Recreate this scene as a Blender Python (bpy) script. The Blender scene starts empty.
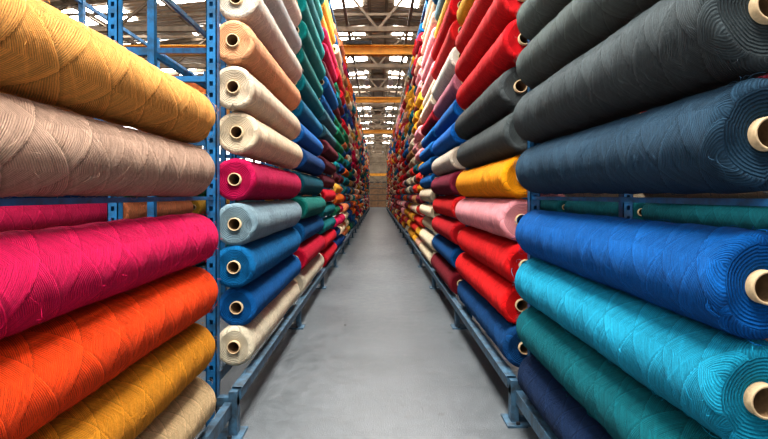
import bpy, math, random
import numpy as np
from mathutils import Vector
random.seed(7); rng=np.random.RandomState(11)
sc=bpy.context.scene
try:
    sc.view_settings.view_transform='Standard'
    sc.view_settings.look='Medium High Contrast'
except Exception as e: print(e)
CAMZ=1.6
def lin(c):
    return tuple(((v/255)/12.92 if v/255<=0.04045 else ((v/255+0.055)/1.055)**2.4) for v in c)
# ---------------------------------------------------------------- materials
def newmat(name):
    m=bpy.data.materials.new(name); m.use_nodes=True
    nt=m.node_tree; b=nt.nodes['Principled BSDF']
    return m,nt,b
def M(nt,op,a,b=None,c=None,clamp=False):
    n=nt.nodes.new('ShaderNodeMath'); n.operation=op; n.use_clamp=clamp
    for i,v in enumerate((a,b,c)):
        if v is None: continue
        if isinstance(v,(int,float)): n.inputs[i].default_value=v
        else: nt.links.new(v,n.inputs[i])
    return n.outputs[0]
def noise(nt,scale,detail=4,rough=0.55,vec=None):
    n=nt.nodes.new('ShaderNodeTexNoise'); n.inputs['Scale'].default_value=scale
    n.inputs['Detail'].default_value=detail; n.inputs['Roughness'].default_value=rough
    if vec is not None: nt.links.new(vec,n.inputs['Vector'])
    return n.outputs['Fac']
def scalecol(nt,col,fac):
    v=nt.nodes.new('ShaderNodeVectorMath'); v.operation='SCALE'
    nt.links.new(col,v.inputs[0]); nt.links.new(fac,v.inputs['Scale']); return v.outputs[0]
NS,KK,TH=3,4.6,26
def fabric_mat():
    m,nt,b=newmat('wound_yarn')
    uv=nt.nodes.new('ShaderNodeUVMap'); uv.uv_map='UVMap'
    s=nt.nodes.new('ShaderNodeSeparateXYZ'); nt.links.new(uv.outputs[0],s.inputs[0])
    at=nt.nodes.new('ShaderNodeAttribute'); at.attribute_name='Col'
    g=nt.nodes.new('ShaderNodeNewGeometry')
    nu=M(nt,'MULTIPLY',s.outputs[0],float(NS)); kv=M(nt,'MULTIPLY',s.outputs[1],KK)
    a=M(nt,'ADD',nu,kv); bb=M(nt,'SUBTRACT',nu,kv)
    fa=M(nt,'FRACT',a); fb=M(nt,'SUBTRACT',1.0,M(nt,'FRACT',bb))
    sel=M(nt,'GREATER_THAN',fa,fb); h=M(nt,'MAXIMUM',fa,fb)
    nw=noise(nt,30,3,.6,g.outputs['Position'])
    wob=M(nt,'MULTIPLY',M(nt,'SUBTRACT',nw,.5),0.035)
    ta=M(nt,'SINE',M(nt,'MULTIPLY',M(nt,'ADD',a,wob),2*math.pi*TH)); tb=M(nt,'SINE',M(nt,'MULTIPLY',M(nt,'ADD',bb,wob),2*math.pi*TH))
    def mixf(x,y):
        mix=nt.nodes.new('ShaderNodeMix'); nt.links.new(sel,mix.inputs[0]); nt.links.new(y,mix.inputs[2]); nt.links.new(x,mix.inputs[3]); return mix.outputs[0]
    th=mixf(ta,tb)
    fa3=M(nt,'FRACT',M(nt,'MULTIPLY',a,4.0)); fb3=M(nt,'SUBTRACT',1.0,M(nt,'FRACT',M(nt,'MULTIPLY',bb,4.0)))
    th2=mixf(fa3,fb3)
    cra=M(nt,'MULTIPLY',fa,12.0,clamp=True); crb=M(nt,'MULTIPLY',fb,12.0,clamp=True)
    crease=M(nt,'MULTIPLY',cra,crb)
    a2=M(nt,'ADD',M(nt,'MULTIPLY',s.outputs[0],5.0),M(nt,'MULTIPLY',s.outputs[1],6.1)); b2=M(nt,'SUBTRACT',M(nt,'MULTIPLY',s.outputs[0],5.0),M(nt,'MULTIPLY',s.outputs[1],6.1))
    la=M(nt,'POWER',M(nt,'ABSOLUTE',M(nt,'COSINE',M(nt,'MULTIPLY',a2,math.pi))),60.0)
    lb=M(nt,'POWER',M(nt,'ABSOLUTE',M(nt,'COSINE',M(nt,'MULTIPLY',b2,math.pi))),60.0)
    nm=noise(nt,7,2,.5,g.outputs['Position'])
    cord=M(nt,'MULTIPLY',M(nt,'MAXIMUM',la,lb),M(nt,'MULTIPLY',M(nt,'SUBTRACT',nm,.38),5.0,clamp=True))
    wn=nt.nodes.new('ShaderNodeTexWhiteNoise'); wn.noise_dimensions='3D'
    cb=nt.nodes.new('ShaderNodeCombineXYZ'); nt.links.new(M(nt,'FLOOR',a),cb.inputs[0]); nt.links.new(M(nt,'FLOOR',bb),cb.inputs[1]); nt.links.new(sel,cb.inputs[2])
    nt.links.new(cb.outputs[0],wn.inputs[0])
    def fib(c):
        cc=nt.nodes.new('ShaderNodeCombineXYZ'); nt.links.new(M(nt,'MULTIPLY',c,55.0),cc.inputs[0]); nt.links.new(M(nt,'MULTIPLY',s.outputs[1],2.5),cc.inputs[1])
        return noise(nt,1.0,4,.8,cc.outputs[0])
    fn=mixf(fib(a),fib(bb))
    n1=noise(nt,5,4,.6,g.outputs['Position']); n2=noise(nt,170,3,.8,g.outputs['Position'])
    f=M(nt,'ADD',-0.35,M(nt,'MULTIPLY',th,0.20))
    f=M(nt,'ADD',f,M(nt,'MULTIPLY',th2,0.12))
    f=M(nt,'ADD',f,M(nt,'MULTIPLY',wn.outputs['Value'],0.12))
    f=M(nt,'ADD',f,M(nt,'MULTIPLY',n1,0.25))
    f=M(nt,'ADD',f,M(nt,'MULTIPLY',fn,1.45))
    f=M(nt,'ADD',f,M(nt,'MULTIPLY',n2,0.75))
    f=M(nt,'ADD',f,M(nt,'MULTIPLY',M(nt,'POWER',h,24.0),0.30))  # lit edge of each band painted into the yarn colour
    f=M(nt,'ADD',f,M(nt,'MULTIPLY',cord,.16))
    f=M(nt,'MULTIPLY',f,M(nt,'ADD',.70,M(nt,'MULTIPLY',crease,.30)))  # shade in the creases between bands, painted into the colour
    f=M(nt,'MAXIMUM',f,.10)
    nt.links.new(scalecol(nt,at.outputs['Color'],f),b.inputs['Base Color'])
    b.inputs['Roughness'].default_value=0.85
    b.inputs['Specular IOR Level'].default_value=0.2
    H=M(nt,'ADD',M(nt,'MULTIPLY',h,0.7),M(nt,'MULTIPLY',th,0.16)); H=M(nt,'ADD',H,M(nt,'MULTIPLY',n2,0.40))
    H=M(nt,'ADD',H,M(nt,'MULTIPLY',th2,.20)); H=M(nt,'ADD',H,M(nt,'MULTIPLY',fn,.9)); H=M(nt,'ADD',H,M(nt,'MULTIPLY',crease,.4)); H=M(nt,'ADD',H,M(nt,'MULTIPLY',cord,.25))
    bp=nt.nodes.new('ShaderNodeBump'); bp.inputs['Strength'].default_value=1.0; bp.inputs['Distance'].default_value=0.013
    nt.links.new(H,bp.inputs['Height']); nt.links.new(bp.outputs[0],b.inputs['Normal'])
    return m
def face_mat():
    m,nt,b=newmat('yarn_roll_end')
    uv=nt.nodes.new('ShaderNodeUVMap'); uv.uv_map='UVMap'
    s=nt.nodes.new('ShaderNodeSeparateXYZ'); nt.links.new(uv.outputs[0],s.inputs[0])
    at=nt.nodes.new('ShaderNodeAttribute'); at.attribute_name='Col'
    g=nt.nodes.new('ShaderNodeNewGeometry')
    n2=noise(nt,140,3,.7,g.outputs['Position']); n1=noise(nt,14,3,.6,g.outputs['Position'])
    ring=M(nt,'SINE',M(nt,'ADD',M(nt,'MULTIPLY',s.outputs[1],2*math.pi*90),M(nt,'ADD',M(nt,'MULTIPLY',s.outputs[0],2*math.pi*3),M(nt,'MULTIPLY',n1,6.0))))
    f=M(nt,'ADD',0.30,M(nt,'MULTIPLY',ring,0.13)); f=M(nt,'ADD',f,M(nt,'MULTIPLY',n2,0.7)); f=M(nt,'ADD',f,M(nt,'MULTIPLY',n1,0.15))
    f=M(nt,'MAXIMUM',f,.05)
    nt.links.new(scalecol(nt,at.outputs['Color'],f),b.inputs['Base Color'])
    b.inputs['Roughness'].default_value=0.9; b.inputs['Specular IOR Level'].default_value=0.15
    bp=nt.nodes.new('ShaderNodeBump'); bp.inputs['Strength'].default_value=0.9; bp.inputs['Distance'].default_value=0.008
    nt.links.new(M(nt,'ADD',M(nt,'MULTIPLY',ring,0.4),n2),bp.inputs['Height']); nt.links.new(bp.outputs[0],b.inputs['Normal'])
    return m
def simple(name,col,rough=.6,metal=0,nsc=8,amp=.3,bump=0.0,col2=None):
    m,nt,b=newmat(name)
    g=nt.nodes.new('ShaderNodeNewGeometry')
    n=noise(nt,nsc,5,.6,g.outputs['Position'])
    mx=nt.nodes.new('ShaderNodeMix'); mx.data_type='RGBA'
    c=lin(col); c2=lin(col2) if col2 else tuple(x*(1-amp) for x in c)
    mx.inputs[6].default_value=(*c2,1); mx.inputs[7].default_value=(*c,1)
    mr=nt.nodes.new('ShaderNodeMapRange'); mr.inputs[1].default_value=.35; mr.inputs[2].default_value=.6
    nt.links.new(n,mr.inputs[0]); nt.links.new(mr.outputs[0],mx.inputs[0]); nt.links.new(mx.outputs[2],b.inputs['Base Color'])
    b.inputs['Roughness'].default_value=rough; b.inputs['Metallic'].default_value=metal
    if bump:
        bp=nt.nodes.new('ShaderNodeBump'); bp.inputs['Distance'].default_value=bump; nt.links.new(n,bp.inputs['Height']); nt.links.new(bp.outputs[0],b.inputs['Normal'])
    return m
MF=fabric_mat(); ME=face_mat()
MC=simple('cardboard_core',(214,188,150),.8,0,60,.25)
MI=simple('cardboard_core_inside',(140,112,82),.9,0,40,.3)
MBLUE=simple('blue_painted_steel',(26,108,162),.4,.05,9,.45,0,(32,74,104))
MGREY=simple('worn_blue_steel',(66,100,124),.5,.1,14,.4,0,(52,64,74))
MDARK=simple('dark_steel',(52,54,58),.6,.3,10,.3)
MYEL=simple('crane_yellow_paint',(216,146,40),.5,0,5,.25)
MTRUSS=simple('truss_steel',(112,96,78),.6,.2,4,.4)
MWALL=simple('wall_cladding',(128,112,94),.8,0,1.2,.45)
MDOOR=simple('timber_door',(120,88,60),.7,0,3,.4)
MLAMP=simple('lamp_housing',(190,186,178),.5,0,5,.1)
MBOX=simple('carton_brown',(176,120,62),.8,0,5,.3)
MORANGE=simple('orange_rack_paint',(214,110,40),.5,0,5,.3)
def roof_mat():
    m,nt,b=newmat('corrugated_roof')
    g=nt.nodes.new('ShaderNodeNewGeometry'); s=nt.nodes.new('ShaderNodeSeparateXYZ'); nt.links.new(g.outputs['Position'],s.inputs[0])
    w=M(nt,'SINE',M(nt,'MULTIPLY',s.outputs[1],2*math.pi*4)); n=noise(nt,1.5,4)
    cr=nt.nodes.new('ShaderNodeMix'); cr.data_type='RGBA'
    cr.inputs[6].default_value=(*lin((130,114,94)),1); cr.inputs[7].default_value=(*lin((180,168,152)),1)
    nt.links.new(n,cr.inputs[0]); nt.links.new(cr.outputs[2],b.inputs['Base Color']); b.inputs['Roughness'].default_value=.6
    bp=nt.nodes.new('ShaderNodeBump'); bp.inputs['Distance'].default_value=.04; nt.links.new(w,bp.inputs['Height']); nt.links.new(bp.outputs[0],b.inputs['Normal'])
    return m
MROOF=roof_mat()
def floor_mat():
    m,nt,b=newmat('polished_concrete')
    g=nt.nodes.new('ShaderNodeNewGeometry'); P=g.outputs['Position']
    n1=noise(nt,.9,6,.6,P); n2=noise(nt,9,5,.7,P); n3=noise(nt,90,3,.7,P)
    f=M(nt,'ADD',M(nt,'MULTIPLY',n1,.45),M(nt,'MULTIPLY',n2,.40)); f=M(nt,'ADD',f,M(nt,'MULTIPLY',n3,.3))
    r=nt.nodes.new('ShaderNodeValToRGB'); r.color_ramp.elements[0].position=.42; r.color_ramp.elements[0].color=(*lin((62,68,72)),1)
    r.color_ramp.elements[1].position=.72; r.color_ramp.elements[1].color=(*lin((98,104,109)),1)
    nt.links.new(f,r.inputs[0])
    def spots(prev,scale,rad,fac,col):
        vo=nt.nodes.new('ShaderNodeTexVoronoi'); vo.inputs['Scale'].default_value=scale; nt.links.new(P,vo.inputs['Vector'])
        d=M(nt,'ADD',vo.outputs['Distance'],M(nt,'MULTIPLY',n2,.12))
        sp=M(nt,'MULTIPLY',M(nt,'SUBTRACT',rad,d),30.0,clamp=True)
        mx=nt.nodes.new('ShaderNodeMix'); mx.data_type='RGBA'; nt.links.new(M(nt,'MULTIPLY',sp,fac),mx.inputs[0]); nt.links.new(prev,mx.inputs[6]); mx.inputs[7].default_value=(*lin(col),1)
        return mx.outputs[2]
    c=spots(r.outputs[0],1.6,.13,.5,(34,36,36)); c=spots(c,4.3,.12,.35,(42,44,44)); c=spots(c,3.1,.11,.3,(120,124,126))
    nt.links.new(c,b.inputs['Base Color'])
    nt.links.new(M(nt,'ADD',.16,M(nt,'MULTIPLY',n2,.38)),b.inputs['Roughness'])
    bp=nt.nodes.new('ShaderNodeBump'); bp.inputs['Distance'].default_value=.003; nt.links.new(M(nt,'ADD',n2,n3),bp.inputs['Height']); nt.links.new(bp.outputs[0],b.inputs['Normal'])
    return m
MFLOOR=floor_mat()
def emis(name,col,st):
    m,nt,b=newmat(name); b.inputs['Emission Color'].default_value=(*col,1); b.inputs['Emission Strength'].default_value=st
    b.inputs['Base Color'].default_value=(.8,.8,.8,1); return m
MSKY=emis('daylit_skylight_glass',(1,.98,.94),20)
MWIN=emis('daylit_window_glass',(.95,.98,1),4)
# ---------------------------------------------------------------- roll builder
def roll_arrays(L,R,col,seg,nl,amp,rc=.048,ks=1.0,fuzz=0):
    ro=rc; ri=rc*.84; e=min(.034,R*.24); lo=seg<20
    ph=rng.rand(6)*6.28; voff=rng.rand()*3
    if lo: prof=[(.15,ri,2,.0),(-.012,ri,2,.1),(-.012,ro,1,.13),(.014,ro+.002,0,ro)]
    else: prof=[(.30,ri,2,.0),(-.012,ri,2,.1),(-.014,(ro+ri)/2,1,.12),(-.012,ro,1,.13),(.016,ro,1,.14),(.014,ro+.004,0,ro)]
    nf=5 if seg>40 else (1 if lo else 2)
    for i in range(1,nf+1):
        r=ro+(R-e-ro)*i/nf; prof.append((.014-.016*(i/nf),r,0,r))
    ne=6 if seg>40 else (1 if lo else 2)
    for i in range(1,ne+1):
        t=i/ne*math.pi/2; prof.append((-.002+e*1.1*(1-math.cos(t)),R-e+e*math.sin(t),3,None))
    half=list(prof)
    y0=half[-1][0]; body=[]
    for i in range(1,nl): body.append((y0+(L-2*y0)*i/nl,R,3,None))
    back=[(L-p[0],p[1],p[2],p[3]) for p in reversed(half)]
    rows=half+body+back
    n=len(rows); Y=np.array([r[0] for r in rows]); RR=np.array([r[1] for r in rows])
    th=np.arange(seg+1)/seg
    T,YY=np.meshgrid(th,Y); RB=np.repeat(RR[:,None],seg+1,1)
    isbody=np.clip((RB-ro-.01)/(R-e-ro-.01),0,1)
    v=YY*ks+voff+.010*np.sin(2*np.pi*T+YY*3+ph[0])+.006*np.sin(4*np.pi*T-YY*5+ph[1])+.05*np.sin(YY*2.3+ph[4])+.018*np.sin(YY*8+ph[2])
    a=NS*T+KK*v; b=NS*T-KK*v
    h=np.maximum(a%1.0,1-(b%1.0))
    low=.012*np.sin(2*np.pi*T+YY*2.1+ph[2])+.010*np.sin(4*np.pi*T+YY*5+ph[3])+.010*np.sin(YY*9+ph[5])
    Rn=RB*(1+isbody*low*.8)-isbody*amp*(1-h)*1.3+isbody*amp*.25
    edge=isbody*(.006*np.sin(2*np.pi*T*2+ph[1])+.004*np.sin(2*np.pi*T*5+ph[2]))
    sgn=np.where(np.arange(n)<n/2,1,-1)[:,None]
    YY2=YY+edge*np.where((YY<L*.1)|(YY>L*.9),1,0)*sgn
    A=2*np.pi*T-np.pi/2
    X=Rn*np.cos(A); Z=Rn*np.sin(A)
    verts=np.stack([X[:,:-1],YY2[:,:-1],Z[:,:-1]],-1).reshape(-1,3)
    i=np.arange(n-1)[:,None]; j=np.arange(seg)[None,:]; j2=(j+1)%seg
    f=np.stack([i*seg+j+0*i,i*seg+j2+0*i,(i+1)*seg+j2+0*i,(i+1)*seg+j+0*i],-1)
    vr=RB+0*T
    mats=[]; U=np.zeros((n-1,seg,4,2))
    for k in range(n-1):
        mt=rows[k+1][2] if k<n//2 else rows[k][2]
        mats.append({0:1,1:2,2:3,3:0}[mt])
        src=v if mt==3 else vr
        U[k,:,0]=np.stack([T[k,:-1],src[k,:-1]],-1); U[k,:,1]=np.stack([T[k,1:],src[k,1:]],-1)
        U[k,:,2]=np.stack([T[k+1,1:],src[k+1,1:]],-1); U[k,:,3]=np.stack([T[k+1,:-1],src[k+1,:-1]],-1)
    mi=np.repeat(np.array(mats),seg)
    f=f.reshape(-1,4)[:,::-1]; U=U.reshape(-1,4,2)[:,::-1].reshape(-1,2)
    if fuzz:
        sv=[];sf=[];o=len(verts)
        for q in range(fuzz):
            t=rng.rand()*2*math.pi; y=rng.rand()*L
            if rng.rand()<.15: y=rng.choice([.0,L])+rng.uniform(-.01,.03)
            dt=rng.uniform(-.35,.35); dy=rng.uniform(-.05,.05); lift=rng.uniform(.004,.014) if rng.rand()<.93 else rng.uniform(.015,.03)
            w=rng.uniform(.0004,.0010); nseg=6; pts=[]
            c1=rng.uniform(-.01,.01)
            for s_ in range(nseg+1):
                u=s_/nseg; r=R-.004+lift*math.sin(u*math.pi*.8)*1.1
                aa=t+dt*u; pts.append(Vector((r*math.cos(aa),y+dy*u+c1*math.sin(u*5),r*math.sin(aa))))
            for s_,p in enumerate(pts):
                d=(pts[min(s_+1,nseg)]-pts[max(s_-1,0)]).normalized(); s1=d.cross(Vector((0.3,.2,1))).normalized(); s2=d.cross(s1)
                for z_ in range(3):
                    an=z_*2.094; sv.append(tuple(p+s1*w*math.cos(an)+s2*w*math.sin(an)))
                if s_<nseg:
                    for z_ in range(3):
                        z2=(z_+1)%3; sf.append((o+z_,o+z2,o+3+z2,o+3+z_))
                o+=3
        verts=np.concatenate([verts,np.array(sv)]); f=np.concatenate([f,np.array(sf)])
        U=np.concatenate([U,np.full((len(sf)*4,2),.31)]); mi=np.concatenate([mi,np.zeros(len(sf),int)])
    colr=np.tile(np.array([*lin(col),1.0]),(len(verts),1))
    return verts,f,U,mi,colr
def make_obj(name,parts,loc=(0,0,0)):
    vs=[];fs=[];us=[];ms=[];cs=[];o=0
    for v,f,u,m,c in parts:
        vs.append(v);fs.append(f+o);us.append(u);ms.append(m);cs.append(c);o+=len(v)
    V=np.concatenate(vs);F=np.concatenate(fs);U=np.concatenate(us);Mi=np.concatenate(ms);C=np.concatenate(cs)
    me=bpy.data.meshes.new(name)
    me.vertices.add(len(V)); me.vertices.foreach_set('co',V.astype('f').ravel())
    me.loops.add(F.size); me.loops.foreach_set('vertex_index',F.astype('i').ravel())
    me.polygons.add(len(F)); me.polygons.foreach_set('loop_start',(np.arange(len(F))*4).astype('i'))
    try: me.polygons.foreach_set('loop_total',np.full(len(F),4,dtype='i'))
    except Exception: pass
    me.update(calc_edges=True)
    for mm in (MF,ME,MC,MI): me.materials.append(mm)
    me.polygons.foreach_set('material_index',Mi.astype('i'))
    me.polygons.foreach_set('use_smooth',np.ones(len(F),dtype=bool))
    uv=me.uv_layers.new(name='UVMap'); uv.data.foreach_set('uv',U.astype('f').ravel())
    ca=me.color_attributes.new('Col','FLOAT_COLOR','POINT'); ca.data.foreach_set('color',C.astype('f').ravel())
    me.validate(); me.update()
    ob=bpy.data.objects.new(name,me); ob.location=loc; sc.collection.objects.link(ob); return ob
def roll(name,x,y0,z,L,R,col,seg,nl,amp=.004,ks=1.0,fuzz=0):
    return make_obj(name,[roll_arrays(L,R,col,seg,nl,amp,ks=ks,fuzz=fuzz)],(x,y0,z))
# ---------------------------------------------------------------- near bays
B1L=[(.457,.155,(234,166,88)),(.142,.149,(188,156,136)),(-.258,.150,(212,16,88)),(-.572,.155,(240,76,18)),(-.886,.152,(214,142,38)),(-1.205,.152,(212,182,140))]
for z,R,c in B1L:
    roll('fabric_roll',-1.10,.72+rng.uniform(-.04,.04),CAMZ+z,2.25,R,c,128,230,.006,ks=rng.uniform(.85,1.2),fuzz=260)
B1R=[(2.10,.150,(178,52,40)),(1.79,.150,(80,88,90)),(1.475,.155,(84,92,92)),(1.185,.150,(94,106,104)),(.865,.160,(80,90,90)),(.525,.180,(72,82,86)),(.170,.163,(46,76,98)),
     (-.258,.158,(4,96,172)),(-.578,.160,(30,158,194)),(-.895,.156,(6,108,120)),(-1.215,.15,(22,48,84))]
for z,R,c in B1R:
    hi=-1<z<1.3
    roll('fabric_roll',1.085,1.40+rng.uniform(-.02,.02),CAMZ+z,2.0,R,c,128 if hi else 40,210 if hi else 30,.006 if hi else .005,ks=rng.uniform(.85,1.2),fuzz=300 if hi else 0)
B2L=[(2.42,(214,205,190)),(2.09,(222,212,196)),(1.77,(190,196,196)),(1.45,(226,216,200)),(1.13,(238,178,134)),(.79,(228,210,184)),(.465,(230,210,180)),(.115,(186,18,82)),(-.215,(132,158,170)),(-.53,(14,108,164)),(-.84,(10,96,162)),(-1.125,(228,216,190))]
B2R=[(2.42,(20,110,150)),(2.10,(232,170,40)),(1.79,(206,40,44)),(1.47,(208,30,38)),(1.14,(212,22,34)),(.81,(72,78,80)),(.47,(84,92,94)),(.135,(244,160,20)),(-.19,(232,158,166)),(-.52,(220,28,34)),(-.82,(222,26,30)),(-1.12,(16,74,126))]
for (rows,x) in ((B2L,-1.055),(B2R,1.07)):
    zs=[r[0] for r in rows]
    for i,(z,c) in enumerate(rows):
        d=[abs(z-w) for k,w in enumerate(zs) if k!=i]; R=min(.160,min(d)/2+.006) 
        roll('fabric_roll',x+rng.uniform(-.012,.012),3.68+rng.uniform(-.05,.05),CAMZ+z,2.22,R,c,80,150,.007,ks=rng.uniform(.85,1.2),fuzz=70)
PAL_L=[(10,106,116),(8,120,126),(16,90,146),(188,22,44),(214,104,34),(220,202,174),(150,114,80),(90,34,46),(206,156,62),(54,96,108),(14,62,124),(196,30,84),(190,178,156),(24,114,84),(228,140,96),(222,206,180)]
PAL_R=[(196,26,34),(210,146,42),(150,28,44),(80,86,88),(216,166,144),(14,94,156),(160,116,76),(230,174,52),(214,198,170),(120,32,50),(192,84,44),(226,154,160),(18,104,116),(150,134,112),(208,52,42),(222,206,180)]
B3L=[(222,212,188),(200,22,60),(16,94,150),(20,120,112),(12,88,106),(18,72,130),(22,98,166),(14,104,142),(12,122,132),(12,126,124),(14,120,118),(16,128,128),(12,110,116),(20,130,124),(14,120,130),(214,104,34),(188,22,44)]
B3R=[(124,28,42),(20,92,156),(204,30,42),(210,36,38),(124,34,58),(202,190,174),(18,98,176),(16,96,168),(194,120,138),(224,216,204),(210,38,40),(214,26,36),(234,168,36),(90,120,132),(22,108,150),(228,172,54),(198,32,34)]
NB=19
for side,cx,pal,b3 in ((-1,-1.055,PAL_L,B3L),(1,1.07,PAL_R,B3R)):
    parts=[]
    def add(x,y,z,L,R,c,seg=30,nl=7,amp=.004):
        c=tuple(min(255,max(0,q*k_)) for q,k_ in zip(c,[rng.uniform(.9,1.1)]*3))
        v,f,u,m,cc=roll_arrays(L,R,c,seg,nl,amp,ks=rng.uniform(.8,1.2)); v=v+np.array([x,y,z]); parts.append((v,f,u,m,cc))
    for k in range(6):
        z=CAMZ+2.74+k*.32
        if z>5.85: break
        add(cx+rng.uniform(-.02,.02),3.68,z,2.2,.152,pal[rng.randint(len(pal))])
    prev=None
    for k in range(17):
        add(cx+rng.uniform(-.03,.03),6.25+rng.uniform(-.06,.06),CAMZ-1.12+k*.318,2.2,.153,b3[k],40,40)
    for bay in range(1,NB):
        y=6.25+bay*2.55
        sub=1 if bay==1 else 2
        sp=.285 if bay==1 else .262
        for k in range(int(5.25/sp)):
            z=CAMZ-1.14+k*sp
            for q in range(sub):
                if prev is None or rng.rand()<.6: prev=pal[rng.randint(len(pal))]
                s=40 if bay<3 else (24 if bay<6 else 14)
                R=sp/2-.004-rng.uniform(0,.018); LL=2.25/sub-.06
                add(cx+side*(-.01)+rng.uniform(-.045,.045),y+q*(2.28/sub)+rng.uniform(-.03,.03),z-(sp/2-.004-R),LL,R,prev,s,(26 if bay<3 else 3) if bay<6 else 1)
    make_obj('fabric_roll_stack',parts)
for cx,top in ((-3.3,6),(3.3,13),(-4.1,6)):
    parts=[]; pal=PAL_L if cx<0 else PAL_R
    for bay in range(-1,10):
        y=1.2+bay*2.55
        for k in range(top):
            v,f,u,m,cc=roll_arrays(2.25,.15,pal[rng.randint(len(pal))],28,5,.003); parts.append((v+np.array([cx+rng.uniform(-.03,.03),y+rng.uniform(-.05,.05),.16+k*.306]),f,u,m,cc))
    make_obj('fabric_roll_stack',parts)
# ---------------------------------------------------------------- box meshes
def boxes(name,lst,mats,bev=0):
    V=[];F=[];MI_=[]
    for bx in lst:
        p,q,mi=bx[0],bx[1],bx[2]; w=bx[3] if len(bx)>3 else None
        o=len(V)
        if w is None:
            x0,y0,z0=p;x1,y1,z1=q
            V+= [(x0,y0,z0),(x1,y0,z0),(x1,y1,z0),(x0,y1,z0),(x0,y0,z1),(x1,y0,z1),(x1,y1,z1),(x0,y1,z1)]
        else:
            P=Vector(p);Q=Vector(q);d=(Q-P).normalized(); up=Vector((0,1,0)) if abs(d.y)<.9 else Vector((0,0,1))
            s=d.cross(up).normalized()*w; t=d.cross(s).normalized()*w
            for E in (P,Q):
                for a,b in ((-1,-1),(1,-1),(1,1),(-1,1)): V.append(tuple(E+s*a+t*b))
        F+=[(o,o+3,o+2,o+1),(o+4,o+5,o+6,o+7),(o,o+1,o+5,o+4),(o+1,o+2,o+6,o+5),(o+2,o+3,o+7,o+6),(o+3,o,o+4,o+7)]
        MI_+=[mi]*6
    me=bpy.data.meshes.new(name); me.from_pydata(V,[],F)
    for m in mats: me.materials.append(m)
    for p,mi in zip(me.polygons,MI_): p.material_index=mi
    me.update(); ob=bpy.data.objects.new(name,me); sc.collection.objects.link(ob)
    return ob
def rack(side,top=6.0):
    s=side; L=[]
    def bx(x0,y0,z0,x1,y1,z1,mi): L.append(((min(s*x0,s*x1),y0,z0),(max(s*x0,s*x1),y1,z1),mi))
    gaps=([.5,3.33] if s<0 else [1.15,3.53])+[6.05+2.55*i for i in range(NB+1)]
    yend=gaps[-1]
    for g in gaps:
        near=g<4
        for px in (1.10,1.75):
            bx((px-.035),g-.035,0,(px-.029),g+.035,top,0); bx((px+.029),g-.035,0,(px+.035),g+.035,top,0)
            bx((px-.035),g+.029,0,(px+.035),g+.035,top,0)
            bx((px-.035),g-.035,0,(px-.012),g-.029,top,0); bx((px+.012),g-.035,0,(px+.035),g-.029,top,0)
            if near:
                z=.1
                while z<top: bx((px-.013),g-.034,z,(px+.013),g-.030,z+.045,0); z+=.075
            bx((px-.08),g-.08,0,(px+.08),g+.08,.012,1)
        z=.45
        while z<top-.4:
            L.append(((s*1.13,g,z),(s*1.72,g,z+.0),0,.018))
            z+=.64
        bx(.93,g-.035,0.0,.985,g+.035,.30,1); bx(.89,g-.10,0,1.03,g+.10,.014,1)
        for dy in (-.075,.075): bx(.955,g+dy-.012,.012,.98,g+dy+.012,.03,2)
        bx(.93,g-.03,.2,1.78,g+.03,.26,1)
    y0=gaps[1]+.02
    z1=CAMZ-1.285
    for px in (.945,1.19):
        bx((px-.028),y0,z1-.085,(px+.028),yend,z1,1)
        bx((px-.036),y0,z1-.012,(px+.036),yend,z1-.002,1)
    for px in (.985,1.2): bx(px-.025,gaps[0]+.04,.15,px+.025,gaps[1]-.04,.235,1)
    bx(1.08,gaps[0]+.036,CAMZ-.032,1.12,gaps[1]-.036,CAMZ-.010,0)
    for px in (1.10,1.75): bx((px-.03),gaps[0],top-.08,(px+.03),yend,top-.01,0)
    return boxes('storage_rack',L,[MBLUE,MGREY,MDARK])
rack(-1); rack(1)
L=[]
for X in (-2.35,-4.5,-6.2):
    for Y in (5.2,7.6,10.2,13):
        L.append(((X-.035,Y-.035,0),(X+.035,Y+.035,5.4 if X>-4 else 4.8),0))
for Y in (5.2,7.6,10.2,13):
    for z in (2.35,3.05,3.75): L.append(((-6.2,Y-.03,z),(-2.35,Y+.03,z+.08),0))
for X in (-2.35,-4.5,-6.2):
    for z in (2.35,3.05,3.75,4.5): L.append(((X-.02,5.2,z),(X+.02,13,z+.06),0))
for Y in (5.2,):
    for z in (3.95,4.1,4.25): L.append(((-6.2,Y,z),(-2.35,Y,z),1,.014))
    for i in range(9): L.append(((-6.2+i*.48,Y,3.8),(-6.2+i*.48,Y,4.25),1,.012))
rk=boxes('pallet_rack',L,[MBLUE,MGREY])
L=[]
for Y in (7.8,8.6,10.6):
    for X in (-3.4,-4.7,-5.8):
        h=rng.uniform(.25,.45); w=rng.uniform(.3,.45); L.append(((X-w,Y,3.135),(X+w,Y+.6,3.135+h),int(rng.randint(2))))
cb=boxes('cartons',L,[MBOX,MORANGE]); cb.parent=rk
# ---------------------------------------------------------------- building shell
W=13; Y0=-3; Y1=66; EAVE=7.0; RIDGE=8.4
boxes('floor',[((-W,Y0,-.1),(W,Y1,0),0)],[MFLOOR])
boxes('wall_left',[((-W-.2,Y0,0),(-W,Y1,EAVE),0)],[MWALL])
boxes('wall_right',[((W,Y0,0),(W+.2,Y1,EAVE),0)],[MWALL])
boxes('wall_far',[((-W,Y1,0),(W,Y1+.2,RIDGE),0)],[MWALL])
me=bpy.data.meshes.new('ceiling')
me.from_pydata([(-W-.2,Y0,EAVE),(0,Y0,RIDGE),(W+.2,Y0,EAVE),(-W-.2,Y1+.2,EAVE),(0,Y1+.2,RIDGE),(W+.2,Y1+.2,EAVE)],[],[(0,1,4,3),(1,2,5,4)])
me.materials.append(MROOF); ob=bpy.data.objects.new('ceiling',me); sc.collection.objects.link(ob)
def rz(x): return RIDGE-(RIDGE-EAVE)*abs(x)/(W+.2)
n=0
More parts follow.
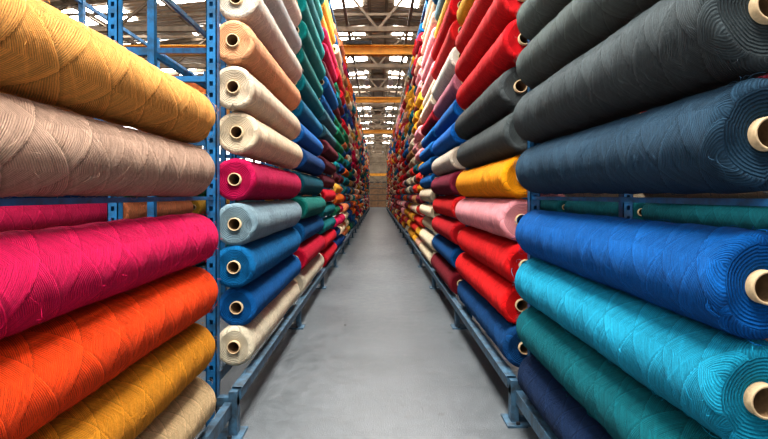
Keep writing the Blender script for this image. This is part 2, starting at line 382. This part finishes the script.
for cx,w in ((-1.1,.55),(1.0,.4),(-3.6,.7),(3.6,.7),(-6.2,.7),(-9,.9),(8,.9)):
    V=[];F=[]
    y=-2+abs(cx)*.35
    while y<Y1-2:
        for k in range(3):
            o=len(V); ya=y+k*.46; yb=ya+.40
            V+=[(cx-w,ya,rz(cx-w)-.04),(cx+w,ya,rz(cx+w)-.04),(cx+w,yb,rz(cx+w)-.04),(cx-w,yb,rz(cx-w)-.04)]
            F.append((o,o+3,o+2,o+1))
        y+=3.6
    n+=1
    me=bpy.data.meshes.new('window_%d'%n); me.from_pydata(V,[],F); me.materials.append(MSKY)
    ob=bpy.data.objects.new('window_%d'%n,me); sc.collection.objects.link(ob)
L=[]
for x in (-9,-6,-3,3,6,9):
    for i in range(3): L.append(((x-.9+i*.62,Y1-.05,5.0),(x-.9+i*.62+.54,Y1-.01,6.2),0))
boxes('window_8',L,[MWIN])
for nm,xa,xb in (('window_9',-W+.01,-W+.05),('window_10',W-.05,W-.01)):
    L=[]
    for y in range(1,60,4):
        for i in range(3): L.append(((xa,y+i*.9,4.4),(xb,y+i*.9+.8,6.0),0))
    boxes(nm,L,[MWIN])
L=[((-1.3,Y1-.12,0),(1.3,Y1-.02,3.2),0),((-1.45,Y1-.16,0),(-1.3,Y1-.01,3.35),1),((1.3,Y1-.16,0),(1.45,Y1-.01,3.35),1),((-1.45,Y1-.16,3.2),(1.45,Y1-.01,3.35),1),((-.02,Y1-.15,0),(.02,Y1-.1,3.2),1)]
for z in (.8,1.6,2.4): L.append(((-1.28,Y1-.14,z),(1.28,Y1-.11,z+.08),1))
boxes('door_1',L,[MDOOR,MDARK])
L=[]
for y in (57,60.5):
    for x in (-2.3,-1.05,1.05,2.3): L.append(((x-.06,y-.06,0),(x+.06,y+.06,6.4),0))
    for z in (2.6,3.9,5.2): L.append(((-2.3,y-.05,z),(2.3,y+.05,z+.16),1 if z==3.9 else 0))
    L.append(((-1.05,y,2.7),(1.05,y,3.9),0,.03)); L.append(((1.05,y,2.7),(-1.05,y,3.9),0,.03))
boxes('mezzanine_frame',L,[MTRUSS,MYEL])
for ty in [2.2+4.2*i for i in range(15)]:
    L=[]; zb=6.5; ZT=lambda x: rz(x)-.16
    L.append(((-W,ty,zb),(W,ty,zb),0,.07))
    L.append(((-W,ty,ZT(W)),(0,ty,ZT(0)),0,.07)); L.append(((W,ty,ZT(W)),(0,ty,ZT(0)),0,.07))
    xs=[-W+i*W/10 for i in range(21)]
    for i in range(20):
        a,b=xs[i],xs[i+1]
        if i%2==0: L.append(((a,ty,zb),(b,ty,ZT(b)),0,.035))
        else: L.append(((a,ty,ZT(a)),(b,ty,zb),0,.035))
    boxes('roof_truss',L,[MTRUSS])
L=[]
for x in (-11,-9.2,-6.6,-5.2,-2.1,-.3,.3,2.1,5.2,6.6,9.2,11): L.append(((x-.05,Y0,rz(x)-.17),(x+.05,Y1,rz(x)-.05),0))
y=0.2
while y<Y1: L.append(((-W,y,6.95),(W,y+.06,7.03),0)); y+=2.1
for x in (-.9,.9): L.append(((x-.04,Y0,6.58),(x+.04,Y1,6.66),0))
boxes('roof_purlins',L,[MTRUSS])
CW=12.6
L=[((-CW,15.8,6.02),(CW,15.86,6.32),0),((-CW,15.7,6.28),(CW,15.96,6.32),0),((-CW,15.7,6.02),(CW,15.96,6.06),0),((-1.0,15.6,6.32),(-.2,16.1,6.42),1)]
boxes('overhead_crane',L,[MYEL,MDARK])
for yy in (24,36): boxes('overhead_crane',[((-CW,yy,6.04),(CW,yy+.1,6.28),0),((-CW,yy-.1,6.24),(CW,yy+.2,6.28),0)],[MYEL,MDARK])
for y in (19.5,27,31,40,46,52):
    L=[]
    for x in (-.45,.5):
        L.append(((x-.06,y,6.08),(x+.06,y+1.2,6.12),0)); L.append(((x-.09,y,6.12),(x+.09,y+1.2,6.15),0)); L.append(((x,y+.3,6.15),(x,y+.3,6.6),1,.01)); L.append(((x,y+.9,6.15),(x,y+.9,6.6),1,.01))
    boxes('hanging_lamp',L,[MLAMP,MDARK])
# ---------------------------------------------------------------- light
w=bpy.data.worlds.new('World'); sc.world=w; w.use_nodes=True
bg=w.node_tree.nodes['Background']; bg.inputs[0].default_value=(1,.985,.95,1); bg.inputs[1].default_value=1.1
def area(x,y,z,sx,sy,e,rot=(0,0,0)):
    l=bpy.data.lights.new('added_overhead_lamp','AREA'); l.shape='RECTANGLE'; l.size=sx; l.size_y=sy; l.energy=e; l.color=(1,.965,.90)  # area lamps added below the trusses as key light, no real fitting there
    o=bpy.data.objects.new('added_overhead_lamp',l); o.location=(x,y,z); o.rotation_euler=rot; sc.collection.objects.link(o)
area(0,1.2,6.4,2.0,3.4,800)
area(0,9.5,6.4,1.4,3,680)
# ---------------------------------------------------------------- camera
cd=bpy.data.cameras.new('camera'); cam=bpy.data.objects.new('camera',cd); sc.collection.objects.link(cam)
cam.location=(0,0,CAMZ); cam.rotation_euler=(math.radians(90),0,0)
cd.sensor_width=36; cd.lens=500/768*36; cd.shift_x=6/768; cd.shift_y=-24.5/768; cd.clip_start=.05; cd.clip_end=300
sc.camera=cam
